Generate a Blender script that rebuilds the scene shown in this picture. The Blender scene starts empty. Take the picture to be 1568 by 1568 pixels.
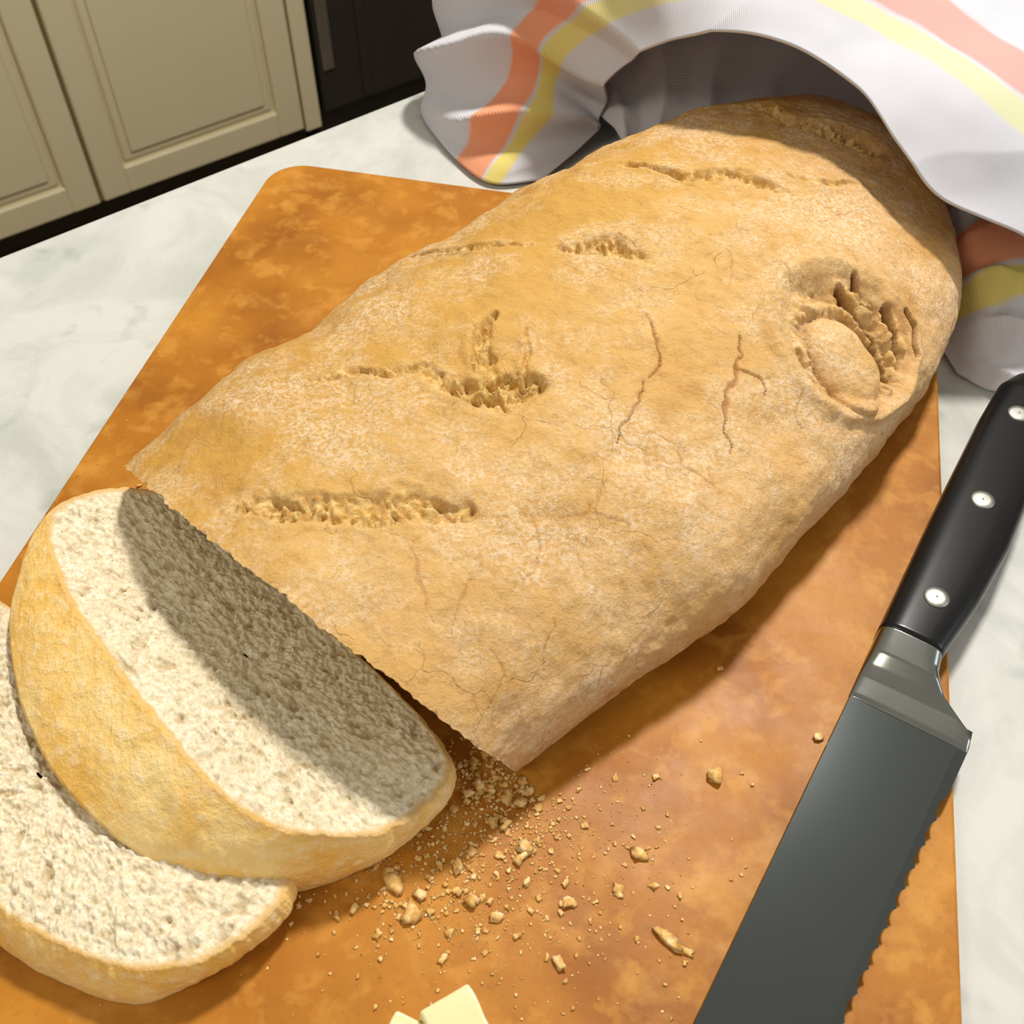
import bpy, math, random
import numpy as np
from mathutils import Vector, noise as mn
rng=np.random.RandomState(7); random.seed(7)
D=bpy.data; SC=bpy.context.scene
try:
    SC.view_settings.view_transform='Standard'; SC.view_settings.look='None'
except Exception: pass
B=.908      # board top
CT=.900     # counter top

# ------------------------------------------------------------------ helpers
def link(o,parent=None):
    SC.collection.objects.link(o)
    if parent: o.parent=parent
    return o
def empty(name):
    e=D.objects.new(name,None); return link(e)
def mesh_np(name,V,F,mats,smooth=True,parent=None,midx=None,uv=None,attrs=None):
    me=D.meshes.new(name)
    V=np.nan_to_num(np.asarray(V,dtype=np.float32))
    if isinstance(F,np.ndarray):
        n=len(F); k=F.shape[1]
        me.vertices.add(len(V)); me.vertices.foreach_set('co',V.ravel())
        me.loops.add(n*k); me.loops.foreach_set('vertex_index',F.astype(np.int32).ravel())
        me.polygons.add(n); me.polygons.foreach_set('loop_start',np.arange(0,n*k,k,dtype=np.int32))
        me.update(calc_edges=True)
        lv=F.ravel()
    else:
        me.from_pydata([tuple(map(float,v)) for v in V],[],[tuple(map(int,f)) for f in F]); me.update()
        lv=np.array([i for f in F for i in f])
    for m in (mats if isinstance(mats,(list,tuple)) else [mats]): me.materials.append(m)
    if midx is not None: me.polygons.foreach_set('material_index',np.asarray(midx,dtype=np.int32))
    if smooth: me.polygons.foreach_set('use_smooth',np.ones(len(me.polygons),dtype=bool))
    if uv is not None:
        l=me.uv_layers.new(name='UVMap'); l.data.foreach_set('uv',np.asarray(uv,dtype=np.float32)[lv].ravel())
    if attrs:
        for k_,a in attrs.items():
            at=me.attributes.new(k_,'FLOAT','POINT'); at.data.foreach_set('value',np.asarray(a,dtype=np.float32))
    me.validate(); me.update()
    return link(D.objects.new(name,me),parent)
TAB=rng.rand(64,64,64).astype(np.float32)
def vn(x,y,z):
    xi=np.floor(x).astype(int); yi=np.floor(y).astype(int); zi=np.floor(z).astype(int)
    fx,fy,fz=x-xi,y-yi,z-zi
    fx=fx*fx*(3-2*fx); fy=fy*fy*(3-2*fy); fz=fz*fz*(3-2*fz)
    def g(a,b,c): return TAB[(xi+a)&63,(yi+b)&63,(zi+c)&63]
    r=0
    for a,wa in ((0,1-fx),(1,fx)):
        for b,wb in ((0,1-fy),(1,fy)):
            for c,wc in ((0,1-fz),(1,fz)): r=r+g(a,b,c)*wa*wb*wc
    return r
def fbm(x,y,z,f,o=3):
    r=0;a=1;t=0
    for i in range(o):
        r=r+a*(vn(x*f+i*7.3,y*f+i*3.1,z*f+i*5.7)-.5); t+=a; a*=.5; f*=2.1
    return r/t*2
def sstep(a,b,x):
    t=np.clip((x-a)/(b-a),0,1); return t*t*(3-2*t)
def grid_faces(n,m,closed=False):
    i=np.arange(n-1)[:,None]; mm=m if closed else m-1; j=np.arange(mm)[None,:]; j2=(j+1)%m
    return np.stack([i*m+j,i*m+j2,(i+1)*m+j2,(i+1)*m+j],-1).reshape(-1,4)
def crom_closed(pts,N):
    P=np.array(pts,float); n=len(P)
    out=[]
    for t in np.arange(N)/N*n:
        i=int(t)%n; f=t-int(t)
        p0,p1,p2,p3=P[(i-1)%n],P[i],P[(i+1)%n],P[(i+2)%n]
        out.append(.5*((2*p1)+(-p0+p2)*f+(2*p0-5*p1+4*p2-p3)*f*f+(-p0+3*p1-3*p2+p3)*f**3))
    return np.array(out)
def crom_axis(A,N,axis):
    A=np.moveaxis(np.array(A,float),axis,0); n=len(A); out=[]
    for t in np.linspace(0,n-1,N):
        i=min(int(t),n-2); f=t-i
        p1,p2=A[i],A[i+1]; p0=A[i-1] if i>0 else 2*p1-p2; p3=A[i+2] if i+2<n else 2*p2-p1
        out.append(.5*((2*p1)+(-p0+p2)*f+(2*p0-5*p1+4*p2-p3)*f*f+(-p0+3*p1-3*p2+p3)*f**3))
    return np.moveaxis(np.array(out),0,axis)
def grid_normals(G):
    du=np.gradient(G,axis=0); dv=np.gradient(G,axis=1)
    n=np.cross(du,dv); l=np.linalg.norm(n,axis=-1,keepdims=True); l[l<1e-12]=1
    return n/l

# ------------------------------------------------------------------ material helper
class M:
    def __init__(s,name,rough=.6,metal=0,spec=.5):
        s.m=D.materials.new(name); s.m.use_nodes=True; s.t=s.m.node_tree; s.n=s.t.nodes; s.b=s.n['Principled BSDF']
        s.b.inputs['Roughness'].default_value=rough; s.b.inputs['Metallic'].default_value=metal
        s.b.inputs['Specular IOR Level'].default_value=spec
        s.tc=s.n.new('ShaderNodeTexCoord'); s.obj=s.tc.outputs['Object']
    def L(s,a,b): s.t.links.new(a,b)
    def set(s,sock,v):
        if isinstance(v,bpy.types.NodeSocket): s.L(v,sock)
        else:
            if isinstance(v,(tuple,list)) and len(v)==3 and sock.type=='RGBA': v=(*v,1)
            sock.default_value=v
    def noise(s,scale,detail=4,rough=.55,dist=0,vec=None,col=False):
        n=s.n.new('ShaderNodeTexNoise'); n.inputs['Scale'].default_value=scale; n.inputs['Detail'].default_value=detail
        n.inputs['Roughness'].default_value=rough; n.inputs['Distortion'].default_value=dist
        s.L(vec or s.obj,n.inputs['Vector']); return n.outputs['Color' if col else 'Fac']
    def voro(s,scale,feature='F1',vec=None,rand=1,out='Distance'):
        n=s.n.new('ShaderNodeTexVoronoi'); n.feature=feature; n.inputs['Scale'].default_value=scale; n.inputs['Randomness'].default_value=rand
        s.L(vec or s.obj,n.inputs['Vector']); return n.outputs[out]
    def ramp(s,f,stops,interp='LINEAR'):
        n=s.n.new('ShaderNodeValToRGB'); cr=n.color_ramp; cr.interpolation=interp
        while len(cr.elements)<len(stops): cr.elements.new(.5)
        for e,(p,c) in zip(cr.elements,stops):
            e.position=p; e.color=(c,c,c,1) if isinstance(c,(int,float)) else (*c,1)
        s.L(f,n.inputs[0]); return n.outputs[0]
    def mix(s,f,a,b,mode='MIX'):
        n=s.n.new('ShaderNodeMix'); n.data_type='RGBA'; n.blend_type=mode
        s.set(n.inputs[0],f); s.set(n.inputs[6],a); s.set(n.inputs[7],b); return n.outputs[2]
    def math(s,op,a,b=0,c=None):
        n=s.n.new('ShaderNodeMath'); n.operation=op; s.set(n.inputs[0],a); s.set(n.inputs[1],b)
        if c is not None: s.set(n.inputs[2],c)
        return n.outputs[0]
    def attr(s,name):
        n=s.n.new('ShaderNodeAttribute'); n.attribute_name=name; return n.outputs['Fac']
    def warp(s,scale,amt,vec=None):
        c=s.noise(scale,2,col=True,vec=vec)
        a=s.n.new('ShaderNodeVectorMath'); a.operation='SUBTRACT'; s.L(c,a.inputs[0]); a.inputs[1].default_value=(.5,.5,.5)
        b=s.n.new('ShaderNodeVectorMath'); b.operation='SCALE'; s.L(a.outputs[0],b.inputs[0]); b.inputs['Scale'].default_value=amt
        d=s.n.new('ShaderNodeVectorMath'); d.operation='ADD'; s.L(vec or s.obj,d.inputs[0]); s.L(b.outputs[0],d.inputs[1]); return d.outputs[0]
    def uvxy(s):
        n=s.n.new('ShaderNodeSeparateXYZ'); s.L(s.tc.outputs['UV'],n.inputs[0]); return n.outputs[0],n.outputs[1]
    def base(s,c): s.set(s.b.inputs['Base Color'],c); return s
    def rough(s,c): s.set(s.b.inputs['Roughness'],c); return s
    def bump(s,h,dist,strength=1,prev=None):
        n=s.n.new('ShaderNodeBump'); n.inputs['Distance'].default_value=dist; n.inputs['Strength'].default_value=strength
        s.L(h,n.inputs['Height']); 
        if prev: s.L(prev,n.inputs['Normal'])
        s.L(n.outputs[0],s.b.inputs['Normal']); return n.outputs[0]

# crust
def crust_mat():
    m=M('bread_crust',.68,spec=.28)
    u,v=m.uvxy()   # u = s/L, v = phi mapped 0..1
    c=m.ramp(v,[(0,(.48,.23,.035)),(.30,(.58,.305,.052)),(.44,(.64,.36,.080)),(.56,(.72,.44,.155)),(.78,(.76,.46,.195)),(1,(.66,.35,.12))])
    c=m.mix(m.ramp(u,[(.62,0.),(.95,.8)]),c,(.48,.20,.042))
    c=m.mix(m.ramp(m.noise(15,4,.6),[(.42,0.),(.64,.5)]),c,(.60,.32,.072))
    c=m.mix(m.ramp(m.noise(34,5,.65),[(.52,0.),(.70,.6)]),c,(.50,.25,.06))
    fl=m.math('MULTIPLY',m.ramp(m.noise(24,7,.74),[(.44,0.),(.60,1.)]),m.ramp(m.noise(600,3,.75),[(.42,.1),(.58,1.)]))
    c=m.mix(m.math('MULTIPLY',fl,.62),c,(.90,.74,.54))
    c=m.mix(m.ramp(m.noise(240,5,.72),[(.54,0.),(.70,.5)]),c,(.46,.23,.06))
    # hairline cracks
    msk=m.math('MULTIPLY',m.ramp(m.noise(17,3,.5),[(.47,0.),(.54,1.)]),m.ramp(v,[(.44,0.),(.52,1.)]))
    e1=m.voro(34,'DISTANCE_TO_EDGE',m.warp(80,.016))
    h1=m.math('MULTIPLY',m.ramp(e1,[(.0,1.),(.011,0.)]),msk)
    hair=m.math('MULTIPLY',h1,m.ramp(m.noise(75,2),[(.42,.1),(.55,1.)]))
    c=m.mix(m.math('MULTIPLY',hair,.36),c,(.42,.19,.05))
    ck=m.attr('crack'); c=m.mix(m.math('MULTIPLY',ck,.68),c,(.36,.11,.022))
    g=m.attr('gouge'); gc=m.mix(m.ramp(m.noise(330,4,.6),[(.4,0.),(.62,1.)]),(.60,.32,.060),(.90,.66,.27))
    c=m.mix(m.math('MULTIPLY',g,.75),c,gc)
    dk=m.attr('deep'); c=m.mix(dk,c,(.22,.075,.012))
    m.base(c)
    n1=m.bump(m.noise(800,5,.75),.0009,.8)
    n2=m.bump(m.noise(150,6,.68),.0020,.75,n1)
    m.bump(m.math('SUBTRACT',1,hair),.0005,.6,n2)
    return m.m
def crumb_mat(name='bread_crumb'):
    m=M(name,.9,spec=.12)
    n=m.noise(480,5,.7); p=m.attr('pore')
    c=m.ramp(n,[(.3,(.54,.42,.235)),(.5,(.79,.69,.50)),(.66,(.93,.87,.73))])
    c=m.mix(m.ramp(m.noise(60,3),[(.4,0.),(.7,.3)]),c,(.72,.60,.38))
    c=m.mix(m.math('MULTIPLY',p,.55),c,(.48,.34,.16))
    r=m.attr('rim'); c=m.mix(r,c,(.68,.40,.11))
    m.base(c); m.bump(m.noise(1000,4,.75),.0008,.7)
    return m.m
def slicecrust_mat():
    m=M('slice_crust',.6,spec=.35)
    h=m.attr('side')
    c=m.mix(m.ramp(m.noise(40,5,.6),[(.35,0.),(.68,1.)]),(.86,.50,.105),(.94,.70,.30))
    c=m.mix(m.ramp(m.noise(260,4,.6),[(.5,0.),(.72,.5)]),c,(.95,.83,.60))
    c=m.mix(m.ramp(h,[(0.,.5),(.10,0.)]),c,(.72,.41,.11))
    m.base(c); a=m.bump(m.noise(600,5,.7),.0008,.7); m.bump(m.noise(130,4,.6),.0022,.8,a)
    return m.m
CRUST=crust_mat(); CRUMB=crumb_mat(); SCRUST=slicecrust_mat()

# ------------------------------------------------------------------ LOAF
O=np.array([-.064,.21]); A=np.array([.652,.759]); Bv=np.array([.759,-.652]); LL=.372; zc=.024
PHM=math.radians(130)
def loaf_s(s,ph):
    e=np.sqrt(np.clip(1-np.clip((s-.19)/(LL-.19),0,1)**2.6,0,1))
    wl=np.interp(s,[0,.03,.06,.09,.13,.165,.20,.23,.26,.372],[.0885,.0925,.0965,.0910,.0975,.0910,.0925,.0860,.086,.075])*e
    wr=np.interp(s,[0,.05,.1,.15,.21,.28,.372],[.093,.102,.109,.112,.113,.110,.10])*e
    h=zc+(np.interp(s,[0,.1,.2,.3],[.066,.072,.074,.072])-zc)*e**.8
    w=np.where(ph<0,wl,wr); a=np.abs(ph); k=np.clip((a-math.pi/2)/(PHM-math.pi/2),0,1)
    b=np.where(a<=math.pi/2,w*np.sin(ph),np.sign(ph)*w*(1-.13*(1-np.cos(k*math.pi/2))))
    z=np.where(a<=math.pi/2,zc+(h-zc)*np.cos(ph),zc*(1-np.sin(k*math.pi/2)))
    sp=s-.405*z*(1-s/LL)
    return np.stack([O[0]+A[0]*sp+Bv[0]*b,O[1]+A[1]*sp+Bv[1]*b,B+z+.0006],-1)
NS,NP=940,640
u=np.linspace(0,1,NS); sv=LL*(1-(1-u)**1.3); pv=np.linspace(-PHM,PHM,NP)
S,PH=np.meshgrid(sv,pv,indexing='ij')
G=loaf_s(S,PH)
k=25; ker=np.ones(k)/k
Gs=np.apply_along_axis(lambda a:np.convolve(np.pad(a,k//2,mode='reflect',reflect_type='odd'),ker,'valid'),0,G)
G=np.where((S<LL*.9)[...,None],Gs,G)
N=grid_normals(G)
if (N[NS//2,NP//2]@np.array([0,0,1]))<0: N=-N
X,Y,Z=G[...,0],G[...,1],G[...,2]
arc=PH*.088
WX=fbm(X,Y,Z,55,2)*.0030+fbm(X,Y,Z,170,3)*.0022; WY=fbm(X+5,Y+3,Z,55,2)*.0030+fbm(X+5,Y+3,Z,170,3)*.0022
def pdist(poly,wp=1.):
    P=[(a,math.radians(b)*.088) for a,b in poly]; d=np.full(S.shape,9.,dtype=np.float64); tt=np.zeros(S.shape)
    n=len(P)-1; SS=S+WX*wp; AA=arc+WY*wp
    for i in range(n):
        ax,ay=P[i]; bx,by=P[i+1]; vx,vy=bx-ax,by-ay; l2=vx*vx+vy*vy
        t=np.clip(((SS-ax)*vx+(AA-ay)*vy)/l2,0,1); q=np.hypot(SS-ax-t*vx,AA-ay-t*vy)
        m=q<d; d=np.where(m,q,d); tt=np.where(m,(i+t)/n,tt)
    return d,tt
disp=fbm(X,Y,Z,18,2)*.0044+fbm(X,Y,Z,55,3)*.0024+fbm(X,Y,Z,260,3)*.0004
disp*=sstep(0,.012,Z-B)*.8+.2
gouge=np.zeros_like(S); deep=np.zeros_like(S); crack=np.zeros_like(S)
nl=fbm(X,Y,Z,70,2); nm=fbm(X,Y,Z,230,2)
wa=fbm(X+9,Y,Z,140,2)*.006
bil=np.abs(fbm(X+wa,Y-wa,Z+wa,150,1))*1.1+np.abs(fbm(X-wa,Y+wa,Z,330,2))*.9
def score(poly,w,depth,flake=.0030,dp=.0,wp=1.):
    global disp,gouge,deep
    d,t=pdist(poly,wp)
    end=np.sin(np.clip(t,0.02,.98)*math.pi)**.4
    ww=w*np.maximum(.85+.7*nl,.2)*(.35+.65*end)
    m=1-sstep(ww*.55,ww*1.0,d); halo=1-sstep(ww*.8,ww*2.2,d)
    rim=np.exp(-((d-ww*1.3)/.0018)**2)*.0010*end
    disp=disp-halo*depth*.22-m*depth*.95+m*bil*flake+rim
    gouge=np.maximum(gouge,np.maximum(m*.97,halo*.30))
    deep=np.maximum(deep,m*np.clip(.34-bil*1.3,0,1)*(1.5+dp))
score([(.0150,-11),(.0201,-3.5),(.0298,2),(.0343,9.5),(.0430,12.5),(.0534,21)],.0064,.0036,.0044)
score([(.0640,-29),(.0775,-19),(.0887,-9.5),(.0890,1.5),(.0945,8)],.0038,.0028,.0034)
score([(.0915,2),(.0955,8),(.1065,10)],.0080,.0062,.0056,.2)
score([(.0965,7),(.1051,-1),(.1223,-7)],.0030,.0038,.003)
score([(.098,1),(.108,-4),(.1223,-6)],.0011,.0024,.001,wp=.6)
score([(.100,12),(.112,6),(.124,1)],.0010,.0020,.001,wp=.6)
score([(.1372,-57.5),(.1450,-42),(.1513,-29.5),(.1600,-20)],.0028,.0026,.0028)
score([(.1665,-13),(.1759,-3.5),(.1800,4)],.0068,.0056,.0054,.2)
score([(.2281,-25.5),(.2304,-6.5),(.2438,3),(.2520,14)],.0048,.0042,.0042)
score([(.2880,-46),(.3034,-23),(.2997,-3.5)],.0058,.0042,.0047)
score([(.2997,-3.5),(.3080,12),(.312,24)],.0080,.0070,.0064,.2)
score([(.262,10),(.270,18),(.280,25)],.0026,.0020)
# burst knot on the right flank
r=np.hypot((S-.2045+WX*.6)/.030,(arc-math.radians(52)*.088+WY*.6)/.0335)
disp-= .0054*(1-sstep(.78,1.0,r))
disp+= .0024*np.exp(-((r-1.10)/.10)**2)
crack=np.maximum(crack,np.exp(-((r-.93)/.03)**2)*.35*(nl>-.2))
ac=math.radians(55)*.088
kx=(S-.1955+(arc-ac)*.22)/.0140; ky=(arc-ac)/.0245; rk=np.maximum(np.hypot(kx,ky)+nl*.06,0)
disp+= .0078*np.clip(1-rk**2.6,0,1)**.6
inb=(1-sstep(.78,.95,r))*sstep(.95,1.12,rk)
ridge=np.sin(rk*11+nl*2.6+WX*300)
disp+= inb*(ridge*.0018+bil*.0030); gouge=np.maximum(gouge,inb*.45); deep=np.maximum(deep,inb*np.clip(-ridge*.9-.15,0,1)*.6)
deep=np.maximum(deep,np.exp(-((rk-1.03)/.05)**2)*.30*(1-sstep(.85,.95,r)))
for poly,w,dp in ([(.2210,40),(.2165,47),(.2150,54),(.2100,60),(.2065,68)],.0030,.0085),([(.2311,52),(.2250,60),(.2150,68)],.0020,.0065),([(.2290,40),(.2245,46),(.2240,52)],.0015,.005),([(.2350,56),(.2330,62),(.2250,69)],.0013,.005):
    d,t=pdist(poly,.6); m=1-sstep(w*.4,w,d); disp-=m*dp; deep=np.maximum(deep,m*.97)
# surface cracks
for poly in [[(.1720,31),(.1685,32),(.1600,35),(.1540,36),(.1491,38),(.1420,40),(.1357,43),(.1310,47),(.1275,49.5)],
             [(.1402,23),(.130,25),(.1220,27),(.1096,28),(.1040,31)],
             [(.1600,35),(.163,40),(.158,45)],[(.0900,36),(.0790,37.5),(.0700,34),(.066,30)],
             [(.0400,33),(.030,36),(.0186,40.5)],[(.0250,47),(.022,55),(.012,60)],[(.045,52),(.036,56),(.030,62)],
             [(.035,20),(.028,28),(.022,35)],[(.0790,37.5),(.083,44),(.078,50)],[(.2,15),(.193,20),(.186,22)],[(.21,26),(.205,30),(.215,32)],
             [(.066,30),(.058,27),(.050,20)],[(.066,30),(.060,36),(.052,40),(.040,40)],[(.1402,23),(.150,20),(.156,14)],[(.24,35),(.235,40)],[(.12,38),(.112,44),(.115,52)],[(.17,50),(.16,54),(.155,60)]]:
    d,t=pdist(poly,1.1); main=poly[0][0] in(.1720,.1402,.1600); w=(.00038 if main else .00026)*(1.15-np.abs(t-.4)*1.2)*(.6+1.2*np.clip(nl+.5,0,1)); m=1-sstep(w*.5,w*1.6,d); crack=np.maximum(crack,m*(.95 if main else .5)); disp-=m*(.0011 if main else .0004)
G=G+N*disp[...,None]
G[...,2]=np.maximum(G[...,2],B+.0005)
rag=fbm(X[0]*1,Y[0],Z[0],450,3)*.0014
G[0,:,0]-=A[0]*rag; G[0,:,1]-=A[1]*rag
V=G.reshape(-1,3); F=grid_faces(NS,NP)
i=np.arange(NS-1); Fb=np.stack([i*NP+NP-1,i*NP,(i+1)*NP,(i+1)*NP+NP-1],-1)
NR=40; ring=G[0]
c0=(ring[0]+ring[-1])/2; c0=c0+(ring[NP//2]-c0)*.45
ts=np.linspace(0,.98,NR)[1:]
cap=ring[None]*(1-ts[:,None,None])+c0[None,None]*ts[:,None,None]
nrm=-np.array([A[0],A[1],0.405]); nrm/=np.linalg.norm(nrm)
cn=fbm(cap[...,0],cap[...,1],cap[...,2],500,3); cap=cap+nrm*(cn*.0012-.0006)[...,None]
nv=len(V); V=np.vstack([V,cap.reshape(-1,3)])
idx=np.vstack([np.arange(NP)[None],nv+np.arange((NR-1)*NP).reshape(NR-1,NP)])
j=np.arange(NP); j2=(j+1)%NP
Fc=np.concatenate([np.stack([idx[k][j],idx[k+1][j],idx[k+1][j2],idx[k][j2]],-1) for k in range(NR-1)])
FF=np.vstack([F[:, ::-1],Fb,Fc]); mi=np.r_[np.zeros(len(F)+len(Fb)),np.ones(len(Fc))]
pad=lambda a,v=0:np.r_[a.ravel(),np.full(len(cap.reshape(-1,3)),v)]
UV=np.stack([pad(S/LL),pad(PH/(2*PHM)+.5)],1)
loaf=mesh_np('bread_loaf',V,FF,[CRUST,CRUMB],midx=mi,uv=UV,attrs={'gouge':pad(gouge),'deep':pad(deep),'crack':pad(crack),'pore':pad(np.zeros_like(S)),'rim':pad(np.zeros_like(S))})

# ------------------------------------------------------------------ SLICES
def make_slice(name,top,bot,N=900,R=120,bulge=.003,seed=0):
    T=crom_closed(top,N); Bo=crom_closed(bot,N)
    T[:,2]+=B; Bo[:,2]+=B
    NSd=26
    c=T.mean(0)
    ks=np.linspace(0,1,NSd)
    out=T[:,:2]-c[:2]; out/=np.linalg.norm(out,axis=1)[:,None]
    rag=fbm(T[:,0]+seed,T[:,1],T[:,2],350,3)
    T[:,:2]+=out*(rag*.0011)[:,None]
    side=[]
    for k in ks[1:]:
        p=T*(1-k)+Bo*k; bu=bulge*math.sin(math.pi*min(1,k*1.02))
        p[:,:2]+=out*bu; side.append(p)
    side=np.array(side)
    sn=fbm(side[...,0]+seed,side[...,1],side[...,2],60,3)*.0020+fbm(side[...,0],side[...,1],side[...,2],350,3)*.0005
    fade=np.sin(np.clip(ks[1:],0,1)*math.pi)[:,None]; side[...,:2]+=out[None]*(sn*(.3+.7*fade))[...,None]
    side[...,2]=np.maximum(side[...,2],B+.0003)
    ts=np.linspace(0,.985,R)**.9
    face=T[None]*(1-ts[:,None,None])+c[None,None]*ts[:,None,None]
    x,y,z=face[...,0]+seed,face[...,1],face[...,2]
    n1=fbm(x,y,z,260,3); n2=fbm(x,y,z,620,2); n3=fbm(x,y,z,110,2)
    pore=np.clip((-n1-.20)*3,0,1)
    inside=sstep(0,.06,ts)[:,None]
    face[...,2]+=inside*(n2*.0015+n1*.0007-pore*.0011+n3*.0009-.0004)
    rim=(1-sstep(.006,.040,ts))[:,None]*np.ones(N)[None]*.8
    V=np.vstack([face.reshape(-1,3),side.reshape(-1,3)])
    nf=R*N
    Ff=grid_faces(R,N,True)
    idx=np.vstack([np.arange(N)[None],nf+np.arange((NSd-1)*N).reshape(NSd-1,N)])
    j=np.arange(N); j2=(j+1)%N
    Fs=np.concatenate([np.stack([idx[k][j],idx[k+1][j],idx[k+1][j2],idx[k][j2]],-1) for k in range(NSd-1)])
    bt=side[-1][None]*.02+side[-1].mean(0)[None,None]*.98
    V=np.vstack([V,bt.reshape(-1,3)]); nb=len(V)-N
    Fb=np.stack([idx[-1][j],nb+j,nb+j2,idx[-1][j2]],-1)
    tot=len(V)
    pa=np.zeros(tot); pa[:nf]=pore.ravel(); ra=np.zeros(tot); ra[:nf]=rim.ravel()
    sa=np.zeros(tot); sa[nf:nf+(NSd-1)*N]=np.repeat(ks[1:],N); sa[-N:]=1
    return mesh_np(name,V,np.vstack([Ff,Fs,Fb]),[CRUMB,SCRUST],midx=np.r_[np.zeros(len(Ff)),np.ones(len(Fs)+len(Fb))],attrs={'pore':pa,'rim':ra,'side':sa})
top1=[(-.1645,.2373,.030),(-.1528,.2504,.028),(-.1370,.2550,.024),(-.1190,.2500,.020),(-.0920,.2270,.018),(-.0685,.2030,.017),(-.0460,.1830,.015),(-.0275,.1630,.014),(-.0195,.1470,.014),(-.0285,.1319,.018),(-.0405,.1227,.024),(-.0567,.1200,.030),(-.0751,.1245,.035),(-.0954,.1410,.040),(-.1211,.1695,.040),(-.1477,.2025,.036)]
bot1=[(-.1723,.2200,.021),(-.1590,.2480,.018),(-.1380,.2560,.010),(-.1190,.2510,.003),(-.0920,.2275,0),(-.0680,.2035,0),(-.0450,.1835,0),(-.0270,.1645,0),(-.0205,.1507,0),(-.0280,.1363,0),(-.0450,.1217,0),(-.0660,.1137,.001),(-.0876,.1130,.010),(-.1120,.1207,.018),(-.1410,.1445,.0205),(-.1650,.1830,.0205)]
make_slice('bread_slice',top1,bot1)
top2=[(-.225,.205,.019),(-.210,.218,.017),(-.185,.215,.014),(-.140,.180,.011),(-.098,.145,.010),(-.072,.123,.012),(-.0660,.1073,.016),(-.0818,.0905,.018),(-.1044,.0875,.018),(-.1260,.0940,.018),(-.1451,.1036,.018),(-.175,.125,.018),(-.205,.155,.019),(-.222,.185,.020)]
bot2=[(x+( -.001),y-.001,0) for x,y,z in top2]; bot2[7]=(-.0840,.0930,0); bot2[6]=(-.0694,.1098,0)
bot2=[(x-.004 if i in(9,10,11,12,13) else x,y-.004 if i in(8,9,10,11,12) else y,z) for i,(x,y,z) in enumerate(bot2)]
make_slice('bread_slice.001',top2,bot2,seed=3.3)

# ------------------------------------------------------------------ CUTTING BOARD
def rounded_rect(x0,x1,y0,y1,r,n=10):
    pts=[]
    for cx,cy,a0 in ((x1-r,y1-r,0),(x0+r,y1-r,90),(x0+r,y0+r,180),(x1-r,y0+r,270)):
        for k in range(n+1):
            a=math.radians(a0+90*k/n); pts.append((cx+r*math.cos(a),cy+r*math.sin(a)))
    return pts
def prism(name,pts,z0,z1,mat,bev=.001,parent=None,xf=None,segs=3):
    n=len(pts); V=[(x,y,z0) for x,y in pts]+[(x,y,z1) for x,y in pts]
    F=[list(range(n))[::-1],list(range(n,2*n))]+[[i,(i+1)%n,n+(i+1)%n,n+i] for i in range(n)]
    if xf: V=[xf(v) for v in V]
    o=mesh_np(name,V,F,mat,smooth=False,parent=parent)
    if bev:
        b=o.modifiers.new('bevel','BEVEL'); b.width=bev; b.segments=segs; b.limit_method='ANGLE'; b.angle_limit=math.radians(50)
    return o
m=M('board_composite',.45,spec=.22)
w=m.warp(60,.006)
c=m.ramp(m.noise(20,3,.5,0,vec=w),[(.30,(.27,.088,.007)),(.48,(.37,.135,.011)),(.70,(.46,.188,.018))])
c=m.mix(m.ramp(m.noise(90,3,.55,.2,vec=w),[(.52,0.),(.66,.5)]),c,(.56,.26,.040))
c=m.mix(m.ramp(m.noise(48,4,.6,.2),[(.57,0.),(.70,.4)]),c,(.58,.29,.055))
c=m.mix(m.ramp(m.noise(420,3,.6),[(.55,0.),(.75,.30)]),c,(.25,.08,.008))
m.base(c); m.rough(m.ramp(m.noise(60,4),[(.3,.38),(.7,.52)])); m.bump(m.noise(500,3),.0002,.25)
BOARD=m.m
d_=np.array([.2242,.9746]); r_=np.array([.9746,-.2242])
def bxf(v): return (r_[0]*v[0]+d_[0]*v[1],r_[1]*v[0]+d_[1]*v[1],v[2])
prism('cutting_board',rounded_rect(-.238,.1061,-.035,.469,.019),CT+.0002,B,BOARD,.0012,xf=bxf)

# ------------------------------------------------------------------ COUNTER
m=M('marble',.18,spec=.5)
w=m.warp(7,.20)
v1=m.ramp(m.noise(9,6,.6,.6,vec=w),[(.44,0.),(.50,1.),(.56,0.)])
v2=m.ramp(m.noise(16,5,.6,.3,vec=w),[(.46,0.),(.68,1.)])
c=m.mix(m.math('MULTIPLY',v2,.55),(.585,.585,.555),(.38,.405,.37))
c=m.mix(m.math('MULTIPLY',v1,.18),c,(.36,.38,.35))
c=m.mix(m.ramp(m.noise(42,3,.5),[(.62,0.),(.74,.5)]),c,(.26,.30,.27)); m.base(c); MARBLE=m.m
e_=np.array([.785,.62]); n_=np.array([-.62,.785]); Q=np.array([-.258,.438])
def cxf(v):
    p=Q+e_*v[0]-n_*v[1]; return (p[0],p[1],v[2])
def cpts(x0,x1,y0,y1): return [(x0,y1),(x1,y1),(x1,y0),(x0,y0)]
ctr=empty('kitchen_island')
prism('countertop',cpts(-1.2,1.5,0,1.05),CT-.03,CT,MARBLE,.003,parent=ctr,xf=cxf)
m=M('cabinet_paint',.45); m.base(m.mix(m.noise(8,3),(.70,.61,.40),(.74,.65,.44))); m.bump(m.noise(120,3),.0003,.2); PAINT=m.m
prism('island_body',cpts(-1.15,1.45,.04,1.0),.09,CT-.03,PAINT,.003,parent=ctr,xf=cxf)
m=M('toe_kick',.7); m.base(m.mix(m.noise(10),(.05,.038,.022),(.07,.055,.035))); TOE=m.m
prism('island_plinth',cpts(-1.1,1.4,.10,.95),0.001,.09,TOE,0,parent=ctr,xf=cxf)

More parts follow.
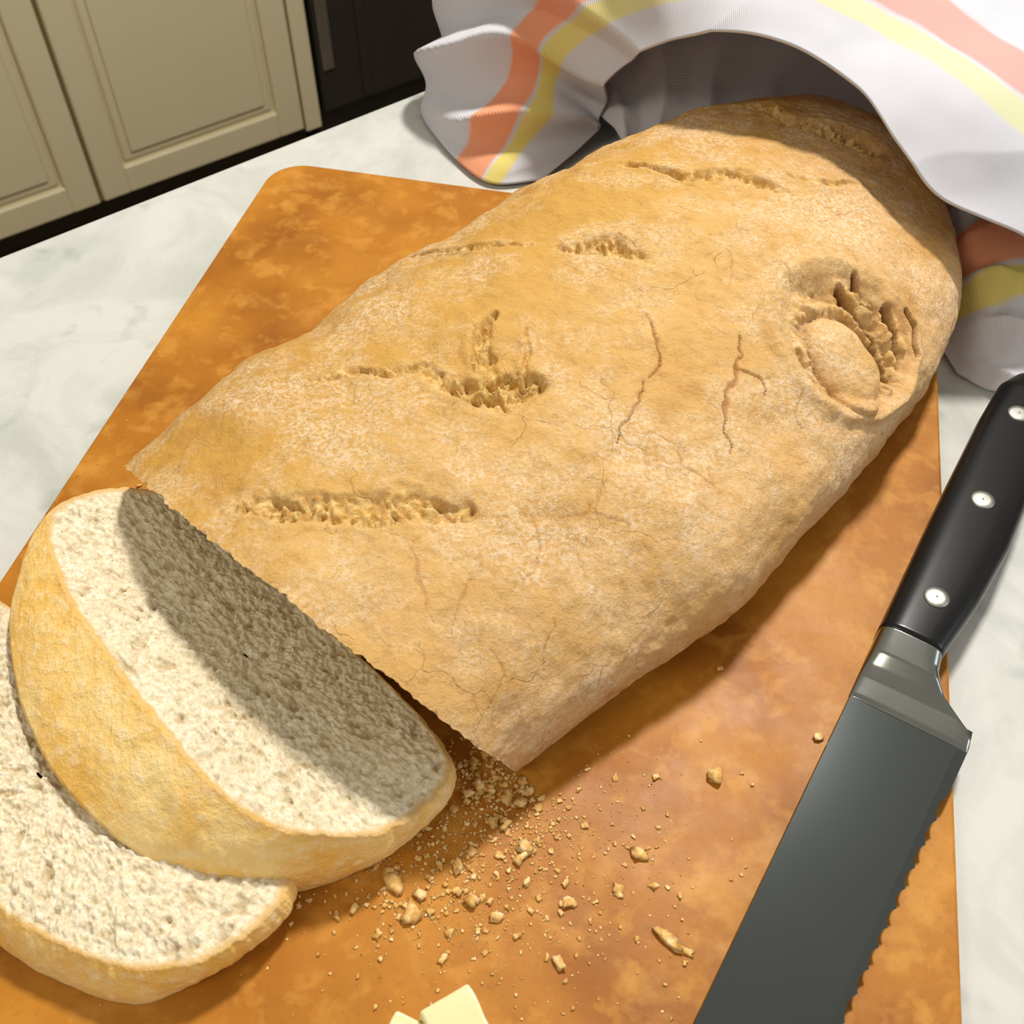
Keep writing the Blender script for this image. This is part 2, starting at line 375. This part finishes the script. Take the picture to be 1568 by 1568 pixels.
# ------------------------------------------------------------------ ROOM
def plane(name,pts,mat):
    return mesh_np(name,pts,[tuple(range(len(pts)))],mat,smooth=False)
m=M('floor_wood',.4); 
mp=m.n.new('ShaderNodeMapping'); mp.inputs['Rotation'].default_value=(0,0,.64); mp.inputs['Scale'].default_value=(1,9,1); m.L(m.obj,mp.inputs[0])
m.base(m.ramp(m.noise(2.5,6,.6,.4,vec=mp.outputs[0]),[(.3,(.05,.028,.014)),(.7,(.13,.075,.035))])); FLOOR=m.m
ca=np.array([.804,.595]); cn_=np.array([.595,-.804]); K=np.array([-.756,1.684])
def kx_(x,y,z): p=K+ca*x+cn_*y; return (float(p[0]),float(p[1]),z)   # y toward camera
plane('floor',[kx_(-3,-.62,0),kx_(3.2,-.62,0),kx_(3.2,4.2,0),kx_(-3,4.2,0)],FLOOR)
m=M('wall_paint',.8); m.base(m.mix(m.noise(3),(.50,.47,.38),(.54,.51,.42))); WALL=m.m
plane('wall_back',[kx_(-3,-.62,0),kx_(3.2,-.62,0),kx_(3.2,-.62,2.6),kx_(-3,-.62,2.6)],WALL)
plane('wall_right',[kx_(3.2,-.62,0),kx_(3.2,4.2,0),kx_(3.2,4.2,2.6),kx_(3.2,-.62,2.6)],WALL)
import bmesh
def kbox(name,x0,x1,y0,y1,z0,z1,mat,bev=.003,parent=None):
    V=[kx_(x,y,z) for z in (z0,z1) for x,y in ((x0,y0),(x1,y0),(x1,y1),(x0,y1))]
    F=[(0,1,2,3),(7,6,5,4),(0,4,5,1),(1,5,6,2),(2,6,7,3),(3,7,4,0)]
    o=mesh_np(name,V,F,mat,smooth=False,parent=parent)
    bm=bmesh.new(); bm.from_mesh(o.data); bmesh.ops.recalc_face_normals(bm,faces=bm.faces); bm.to_mesh(o.data); bm.free()
    if bev:
        b=o.modifiers.new('bevel','BEVEL'); b.width=bev; b.segments=3
    return o
cab=empty('base_cabinet')
kbox('carcass',-1.40,.465,-.60,-.022,.075,.87,PAINT,.002,cab)
kbox('plinth',-1.40,.465,-.60,-.09,.001,.075,TOE,0,cab)
kbox('worktop',-1.42,1.6,-.60,.02,.872,.902,MARBLE,.003,cab)
def door(n,x0,x1,z0,z1):
    fw=.052
    kbox(n+'_panel',x0+.01,x1-.01,-.020,-.010,z0+.01,z1-.01,PAINT,.001,cab)
    kbox(n+'_stile_a',x0,x0+fw,-.021,0,z0,z1,PAINT,.004,cab); kbox(n+'_stile_b',x1-fw,x1,-.021,0,z0,z1,PAINT,.004,cab)
    kbox(n+'_rail_a',x0+fw-.001,x1-fw+.001,-.021,-.0003,z0,z0+fw,PAINT,.004,cab); kbox(n+'_rail_b',x0+fw-.001,x1-fw+.001,-.021,-.0003,z1-fw,z1,PAINT,.004,cab)
    i=fw+.010
    kbox(n+'_mould',x0+i-.004,x1-i+.004,-.019,-.006,z0+i-.004,z1-i+.004,PAINT,.005,cab)
    kbox(n+'_field',x0+i+.012,x1-i-.012,-.0065,-.0015,z0+i+.012,z1-i-.012,PAINT,.0048,cab)
door('door_right',.004,.424,.085,.70); door('door_left',-.424,-.004,.085,.70); door('door_far_left',-.87,-.436,.085,.70)
kbox('drawer_right',.004,.424,-.021,0,.712,.855,PAINT,.004,cab); kbox('drawer_left',-.424,-.004,-.021,0,.712,.855,PAINT,.004,cab)
kbox('end_stile',.430,.465,-.021,-.004,.075,.865,PAINT,.002,cab)
m=M('black_appliance',.25); m.base(m.mix(m.noise(5),(.022,.019,.015),(.034,.030,.024))); BLK=m.m
m=M('grey_metal',.35,1); m.base(m.mix(m.noise(20),(.45,.46,.46),(.60,.61,.61))); GREY=m.m
ap=empty('dishwasher')
kbox('body',.472,1.06,-.58,-.03,.02,.865,BLK,.004,ap)
kbox('door',.476,1.056,-.03,.0,.10,.72,BLK,.008,ap)
kbox('control_panel',.476,1.056,-.03,.004,.73,.86,BLK,.006,ap)
kbox('handle',.52,1.01,.02,.035,.70,.72,GREY,.006,ap); kbox('handle_mount_a',.53,.55,-.001,.022,.703,.717,GREY,.002,ap); kbox('handle_mount_b',.98,1.0,-.001,.022,.703,.717,GREY,.002,ap)
kbox('grey_strip',.482,.506,.0,.006,.19,.42,GREY,.002,ap)  # thin upright grey strip near the left edge of the appliance door
kbox('door_ridge',.565,.585,.0,.004,.11,.71,BLK,.0015,ap)

# ------------------------------------------------------------------ TOWEL
def towel_mat():
    m=M('towel_cloth',.9,spec=.1)
    u,v=m.uvxy()
    wv=m.noise(9,2,vec=m.tc.outputs['UV']); vv=m.math('ADD',v,m.math('MULTIPLY',m.math('SUBTRACT',wv,.5),.03))
    vv=m.math('ADD',vv,m.ramp(u,[(0,0.),(.20,0.),(.30,.065),(.44,.075),(.62,.0)]))
    c=(.585,.58,.635)
    yl=m.ramp(vv,[(0,0.),(.175,0.),(.185,1.),(.240,1.),(.250,0.),(1,0.)])
    co=m.ramp(vv,[(0,0.),(.252,0.),(.262,1.),(.360,1.),(.370,0.),(1,0.)])
    c1=m.mix(yl,c,m.mix(m.ramp(u,[(.2,0.),(.45,1.)]),(.70,.60,.19),(.66,.64,.42)))
    c2=m.mix(co,c1,m.mix(m.ramp(u,[(.2,0.),(.45,1.)]),(.78,.33,.19),(.67,.36,.33)))
    m.base(c2)
    wx=m.n.new('ShaderNodeTexWave'); wx.inputs['Scale'].default_value=160; m.L(m.tc.outputs['UV'],wx.inputs['Vector'])
    m.bump(wx.outputs['Fac'],.0004,.35)
    return m.m
TOW=towel_mat()
tw=empty('dish_towel')
rows=[
[(.0161,.5006,-.006),(.0420,.5306,0),(.0489,.5371,.012),(.0548,.5111,.05),(.0715,.4782,.08),(.0967,.4429,.10),(.1224,.43,.10),(.1441,.4164,.09),(.1579,.3931,.08),(.1748,.3732,.07),(.2094,.3628,.06),(.25,.355,.04)],
[(-.0154,.5006,-.006),(.010,.530,.022),(.018,.543,.045),(.035,.535,.078),(.065,.512,.104),(.10,.487,.115),(.13,.472,.115),(.162,.457,.108),(.188,.432,.10),(.210,.410,.09),(.240,.40,.075),(.28,.39,.05)],
[(-.0439,.5475,-.006),(-.022,.555,.032),(-.005,.565,.058),(.02,.570,.085),(.06,.557,.108),(.10,.54,.115),(.14,.53,.115),(.18,.515,.11),(.215,.49,.10),(.24,.465,.09),(.275,.45,.075),(.31,.44,.05)],
[(-.052,.580,-.006),(-.040,.588,.028),(-.02,.60,.05),(.02,.615,.07),(.07,.62,.083),(.11,.615,.088),(.15,.6,.085),(.2,.59,.08),(.25,.56,.075),(.28,.54,.07),(.32,.52,.06),(.36,.51,.04)],
[(-.035,.600,-.006),(-.02,.61,-.004),(0,.622,.0),(.03,.64,0),(.08,.67,0),(.12,.69,0),(.16,.69,0),(.22,.68,0),(.28,.66,0),(.32,.63,0),(.36,.6,0),(.40,.59,0)]]
Gt=crom_axis(crom_axis(rows,220,0),360,1)
uu,vv=np.meshgrid(np.linspace(0,1,360),np.linspace(0,1,220))
Nt=grid_normals(Gt)
if Nt[100,160,2]<0: Nt=-Nt
x,y,z=Gt[...,0],Gt[...,1],Gt[...,2]
left=1-sstep(.15,.42,uu)
def crease(q):
    q=q-np.floor(q); return np.where(q<.5,2*q,2-2*q)**1.5
wr=fbm(x,y,z,14,2)*.007+fbm(x,y,z,38,2)*.0015
ph=uu*9+vv*3.2+fbm(x,y,z,12,2)*.8
wr+=left*(crease(ph)*.014-.004)
wr+=(1-left)*(crease(uu*3.2-vv*1.1+fbm(x,y,z,8,2)*.5)*.006-.002)
wr*=sstep(0,.02,z+.006)
Gt=Gt+Nt*wr[...,None]
Gt[...,2]=np.maximum(Gt[...,2],-.0062)
Gt[...,2]+=B
to=mesh_np('top_fold',Gt.reshape(-1,3),grid_faces(220,360),TOW,uv=np.stack([uu.ravel(),vv.ravel()],1),parent=tw)
so=to.modifiers.new('thick','SOLIDIFY'); so.thickness=.0014; so.offset=1
low=[
[(.200,.350,-.006),(.196,.372,-.005),(.197,.40,-.005),(.198,.43,-.005),(.192,.47,-.005),(.172,.497,-.005),(.14,.505,-.006),(.10,.495,-.006),(.06,.478,-.006)],
[(.215,.334,-.004),(.212,.366,.006),(.211,.402,.018),(.213,.44,.022),(.206,.485,.02),(.180,.517,.02),(.135,.53,.02),(.09,.525,.015),(.06,.51,0)],
[(.235,.336,-.003),(.24,.365,.012),(.24,.405,.028),(.245,.45,.035),(.235,.51,.035),(.19,.55,.045),(.13,.56,.05),(.075,.56,.04),(.045,.545,.01)],
[(.30,.345,-.005),(.31,.37,.004),(.32,.41,.02),(.33,.46,.02),(.3,.54,.02),(.22,.6,.02),(.13,.62,.02),(.05,.6,.01),(.02,.57,-.002)]]
Gl=crom_axis(crom_axis(low,90,0),220,1)
ul,vl=np.meshgrid(np.linspace(0,1,220),np.linspace(0,1,90))
x,y,z=Gl[...,0],Gl[...,1],Gl[...,2]
Gl[...,2]+=(fbm(x,y,z*0,35,3)*.008+.002+crease(ul*11+vl*1.5+fbm(x,y,z*0,15,2))*.007)*sstep(.05,.4,vl)
Gl[...,2]=np.maximum(Gl[...,2],-.0062)+B
lo=mesh_np('lower_fold',Gl.reshape(-1,3),grid_faces(90,220),TOW,uv=np.stack([vl.ravel()*.19,ul.ravel()*1.25],1),parent=tw)
so=lo.modifiers.new('thick','SOLIDIFY'); so.thickness=.0014; so.offset=1

# ------------------------------------------------------------------ KNIFE
m=M('steel_blade',.10,1); m.base(m.mix(m.noise(25,3),(.140,.156,.158),(.155,.172,.172))); STEEL=m.m
m=M('bolster_steel',.20,1); m.base(m.mix(m.noise(60,4),(.26,.27,.26),(.32,.33,.315))); BOL=m.m
m=M('handle_black',.26,spec=.3); m.base(m.mix(m.noise(80),(.004,.004,.005),(.008,.008,.008))); HND=m.m
m=M('rivet_steel',.45,1); m.base(m.mix(m.noise(1200,4),(.22,.22,.20),(.46,.46,.42))); RIV=m.m
kn=empty('bread_knife')
k0=np.array([.116,.182]); ka=np.array([.53,.848]); kb=np.array([.848,-.53])
def kp(k,n,z): p=k0+ka*k+kb*n; return (p[0],p[1],z)
ks=np.linspace(-.235,.004,1200)
def edge_b(k): return np.interp(k,[-.235,-.228,-.21,-.15,-.1,-.0027,.004],[.002,.016,.030,.0345,.0357,.0400,.0392])
def edge_n(k):
    e=edge_b(k); ph=((k+.235)/.0078+.25*math.sin(k*90))%1
    sc=(np.abs(ph-.5)*2)**2.4*.0013
    return np.where(k<-.022,e-.0013+sc,e)
def zb(k): return B+np.interp(k,[-.235,.0],[.0017,.0060])
V=[]
for k in ks:
    en=float(edge_n(k)); z=float(zb(k)); nb=max(float(edge_b(k))-.0034,.0008); 
    V+= [kp(k,0.0004,z+.0010),kp(k,nb*.5,z+.0010),kp(k,nb,z+.0010),kp(k,en,z+.0006),kp(k,en,z+.0003),kp(k,nb,z-.0009),kp(k,nb*.5,z-.0010),kp(k,.0004,z-.0010),kp(k,0,z)]
n=9; F=[]
for i in range(len(ks)-1):
    for q in range(n): F.append((i*n+q,i*n+(q+1)%n,(i+1)*n+(q+1)%n,(i+1)*n+q))
F.append(tuple(range(n))); F.append(tuple(range((len(ks)-1)*n,len(ks)*n))[::-1])
bl=mesh_np('blade',V,F,STEEL,smooth=False,parent=kn)
def loft(name,ks,lo,hi,hz,zc_,mat,p=2.6,n=40):
    V=[]
    for k in ks:
        a,b,t,zz=lo(k),hi(k),hz(k),zc_(k); c=(a+b)/2; w=(b-a)/2
        for q in range(n):
            th=2*math.pi*q/n; cs,sn=math.cos(th),math.sin(th)
            V.append(kp(k,c+w*math.copysign(abs(cs)**(2/p),cs),zz+t*math.copysign(abs(sn)**(2/p),sn)))
    F=[(i*n+q,i*n+(q+1)%n,(i+1)*n+(q+1)%n,(i+1)*n+q) for i in range(len(ks)-1) for q in range(n)]
    F.append(tuple(range(n))[::-1]); F.append(tuple(range((len(ks)-1)*n,len(ks)*n)))
    return mesh_np(name,V,F,mat,parent=kn)
I=lambda xs,ys:(lambda k:float(np.interp(k,xs,ys)))
loft('bolster',np.linspace(-.0045,.0215,60),I([-.0045,.0215],[-.0002,-.0008]),I([-.0045,.0,.003,.006,.009,.012,.016,.0215],[.0400,.0396,.0375,.0325,.0275,.0245,.0224,.0214]),I([-.0045,-.003,.004,.008,.012,.0215],[.0012,.0018,.0026,.0045,.0072,.0084]),I([-.0045,.012,.0215],[B+.0060,B+.0080,B+.0092]),BOL,4)
hk=np.r_[np.linspace(.0215,.165,60),.165+.018*np.sin(np.linspace(0.05,1,18)*math.pi/2)]
loft('handle',hk,I([.0215,.08,.14,.165,.175,.181,.183],[-.0010,-.0014,-.0010,.0004,.0045,.0105,.017]),I([.0215,.05,.08,.11,.14,.165,.175,.181,.183],[.0214,.0258,.0282,.0280,.0262,.0285,.0300,.0290,.024]),I([.0215,.1,.165,.178,.183],[.0084,.0088,.0088,.0068,.003]),lambda k:B+.0094,HND,3.4)
for i,(k,nn) in enumerate(((.041,.0118),(.0938,.0126),(.1468,.0118))):
    n=32; V=[];F=[]
    zz=B+.0094
    rings=[(.0044,.0),(.0044,.0087),(.0042,.0090),(.0025,.0091),(.0003,.00912)]
    for r_i,h in rings:
        for q in range(n):
            a=2*math.pi*q/n; V.append(kp(k+r_i*math.cos(a),nn+r_i*math.sin(a),zz+h))
    for a in range(len(rings)-1):
        for q in range(n): F.append((a*n+q,(a+1)*n+q,(a+1)*n+(q+1)%n,a*n+(q+1)%n))
    mesh_np('rivet_%d'%(i+1),V,F,RIV,parent=kn)

# ------------------------------------------------------------------ CRUMBS
m=M('crumb_bits',.85,spec=.2); m.base(m.ramp(m.noise(350,4),[(.3,(.42,.19,.035)),(.5,(.66,.40,.13)),(.7,(.88,.68,.38))])); CB=m.m
bm=bmesh.new(); bmesh.ops.create_icosphere(bm,subdivisions=2,radius=1); bm.verts.ensure_lookup_table()
bv=np.array([v.co[:] for v in bm.verts]); bf=np.array([[v.index for v in f.verts] for f in bm.faces]); bm.free()
AV=[];AF=[];cnt=0
def addc(x,y,r,flat=.6,el=1.,ang=None,z=B):
    global cnt
    q=np.sign(bv)*np.abs(bv)**.7
    j=1+fbm(bv[:,0]+x*999,bv[:,1]+y*999,bv[:,2]+cnt*.37,1.6,2)*1.3
    v=q*j[:,None]*np.array([r*el,r,r*flat]); a=random.random()*6.28 if ang is None else ang
    ca_,sa_=math.cos(a),math.sin(a); v=np.stack([v[:,0]*ca_-v[:,1]*sa_,v[:,0]*sa_+v[:,1]*ca_,v[:,2]],1)
    v+=np.array([x,y,z-v[:,2].min()*.9]); v[:,2]=np.maximum(v[:,2],z+.0001)
    AV.append(v); AF.append(bf+cnt*len(bv)); cnt+=1
def blocked(x,y):
    s=(x-O[0])*A[0]+(y-O[1])*A[1]; b=(x-O[0])*Bv[0]+(y-O[1])*Bv[1]
    if s>-.001 and -.1<b<.1+.12*max(0,s) : return True
    for poly in (bot1,bot2):
        ins=False; n=len(poly)
        for i in range(n):
            x1,y1=poly[i][:2]; x2,y2=poly[(i+1)%n][:2]
            if (y1>y)!=(y2>y) and x<(x2-x1)*(y-y1)/(y2-y1)+x1: ins=not ins
        if ins: return True
    return False
def onboard(x,y):
    a=r_[0]*x+r_[1]*y; b=d_[0]*x+d_[1]*y; return -.234<a<.102 and -.03<b<.465
def onknife(x,y):
    dx,dy=x-k0[0],y-k0[1]; k=dx*ka[0]+dy*ka[1]; n=dx*kb[0]+dy*kb[1]; return -.24<k<.2 and -.003<n<.042
for cx,cy,sx,sy,num,rm in ((-.006,.153,.009,.009,260,.00038),(-.003,.146,.007,.008,22,.0009),(-.012,.130,.016,.015,180,.00038),(-.012,.126,.020,.016,24,.0009),(-.030,.112,.014,.008,90,.00045),(.015,.120,.030,.022,100,.00042),(-.008,.133,.024,.020,1600,.00018),(-.01,.1,.09,.03,100,.0004),(-.15,.27,.02,.03,25,.0004),(.05,.12,.03,.04,60,.0004)):
    for k in range(num):
        x=random.gauss(cx,sx); y=random.gauss(cy,sy)
        if blocked(x,y) or not onboard(x,y) or onknife(x,y): continue
        addc(x,y,min(rm*math.exp(random.gauss(0,.42)),.0020),random.uniform(.35,.6),random.uniform(1,1.6))
addc(.0463,.1002,.0013,.5,3.6,-.6); addc(.0505,.0972,.0009,.5,2.6,-.3)
for x,y,r in ((.0662,.1519,.0022),(.0397,.1258,.0016),(-.036,.117,.0020),(-.030,.108,.0020),(-.012,.112,.0016),(.004,.128,.0018),(.032,.115,.0013),(.102,.166,.0013),(.047,.152,.0010),(.043,.116,.0010),(-.005,.107,.0015),(-.02,.095,.0011),(-.017,.122,.0017)):
    if not onknife(x,y): addc(x,y,r,.4,1.3)
mesh_np('bread_crumbs',np.vstack(AV),np.vstack(AF),CB,smooth=False)

# ------------------------------------------------------------------ BUTTER
m=M('butter',.45); m.base(m.mix(m.noise(60,3),(.76,.68,.33),(.80,.75,.50))); m.b.inputs['Subsurface Weight'].default_value=.2; m.b.inputs['Subsurface Radius'].default_value=(.006,.005,.002); m.bump(m.noise(150,3),.0006,.5); BUT=m.m
bt=empty('butter_pieces')
def chunk(name,cx,cy,sx,sy,h,ang,dz=0,tilt=0):
    ca_,sa_=math.cos(ang),math.sin(ang); bm=bmesh.new(); bmesh.ops.create_cube(bm,size=1); bmesh.ops.subdivide_edges(bm,edges=bm.edges,cuts=5,use_grid_fill=True)
    for v in bm.verts:
        x,y,z=v.co; t=z+.5
        x*=sx*(1-.12*t); y*=sy*(1-.10*t); zz=t*(h+tilt*x)
        nz=mn.noise(Vector((x*120+cx*999,y*120,zz*120)))*.0006
        x+=nz; y+=nz
        v.co=(cx+x*ca_-y*sa_,cy+x*sa_+y*ca_,B+.0004+dz+zz+(nz if t>.9 else 0))
    me=D.meshes.new(name); bm.to_mesh(me); bm.free(); me.materials.append(BUT); o=link(D.objects.new(name,me),bt)
    b=o.modifiers.new('bevel','BEVEL'); b.width=.0008; b.segments=2; b.limit_method='ANGLE'; b.angle_limit=math.radians(40)
chunk('piece_a',-.0150,.0745,.017,.017,.013,.5,tilt=.15); chunk('piece_b',-.0295,.0700,.012,.016,.009,-.4,tilt=-.2); chunk('piece_c',-.030,.050,.016,.014,.010,.2)

# ------------------------------------------------------------------ LIGHT
def area(name,loc,target,size,power,col):
    l=D.lights.new(name,'AREA'); l.size=size; l.energy=power; l.color=col; o=D.objects.new(name,l); link(o)
    o.location=loc; o.rotation_euler=(Vector(target)-Vector(loc)).to_track_quat('-Z','Y').to_euler(); return o
area('ceiling_lamp',(.36,1.0,2.40),(0.02,.3,.93),.17,33,(1,.96,.88))
area('window_light',(1.7,-.2,1.7),(.1,.3,.9),.8,7,(.80,.9,1))
area('warm_fill',(-1.1,-.7,2.4),(-.1,.2,.92),.5,8,(1,.90,.74))  # added warm fill from the front left, brightens the slice crust sides
w=D.worlds.new('world'); SC.world=w; w.use_nodes=True; w.node_tree.nodes['Background'].inputs[0].default_value=(1,.935,.80,1); w.node_tree.nodes['Background'].inputs[1].default_value=.42

cam=D.cameras.new('camera'); co=D.objects.new('camera',cam); link(co)
co.location=(0,0,1.228); co.rotation_euler=(math.radians(39.5),0,0); cam.lens=37.08; cam.sensor_width=36; cam.clip_start=.01
cam.dof.use_dof=True; cam.dof.focus_distance=.40; cam.dof.aperture_fstop=24
SC.camera=co
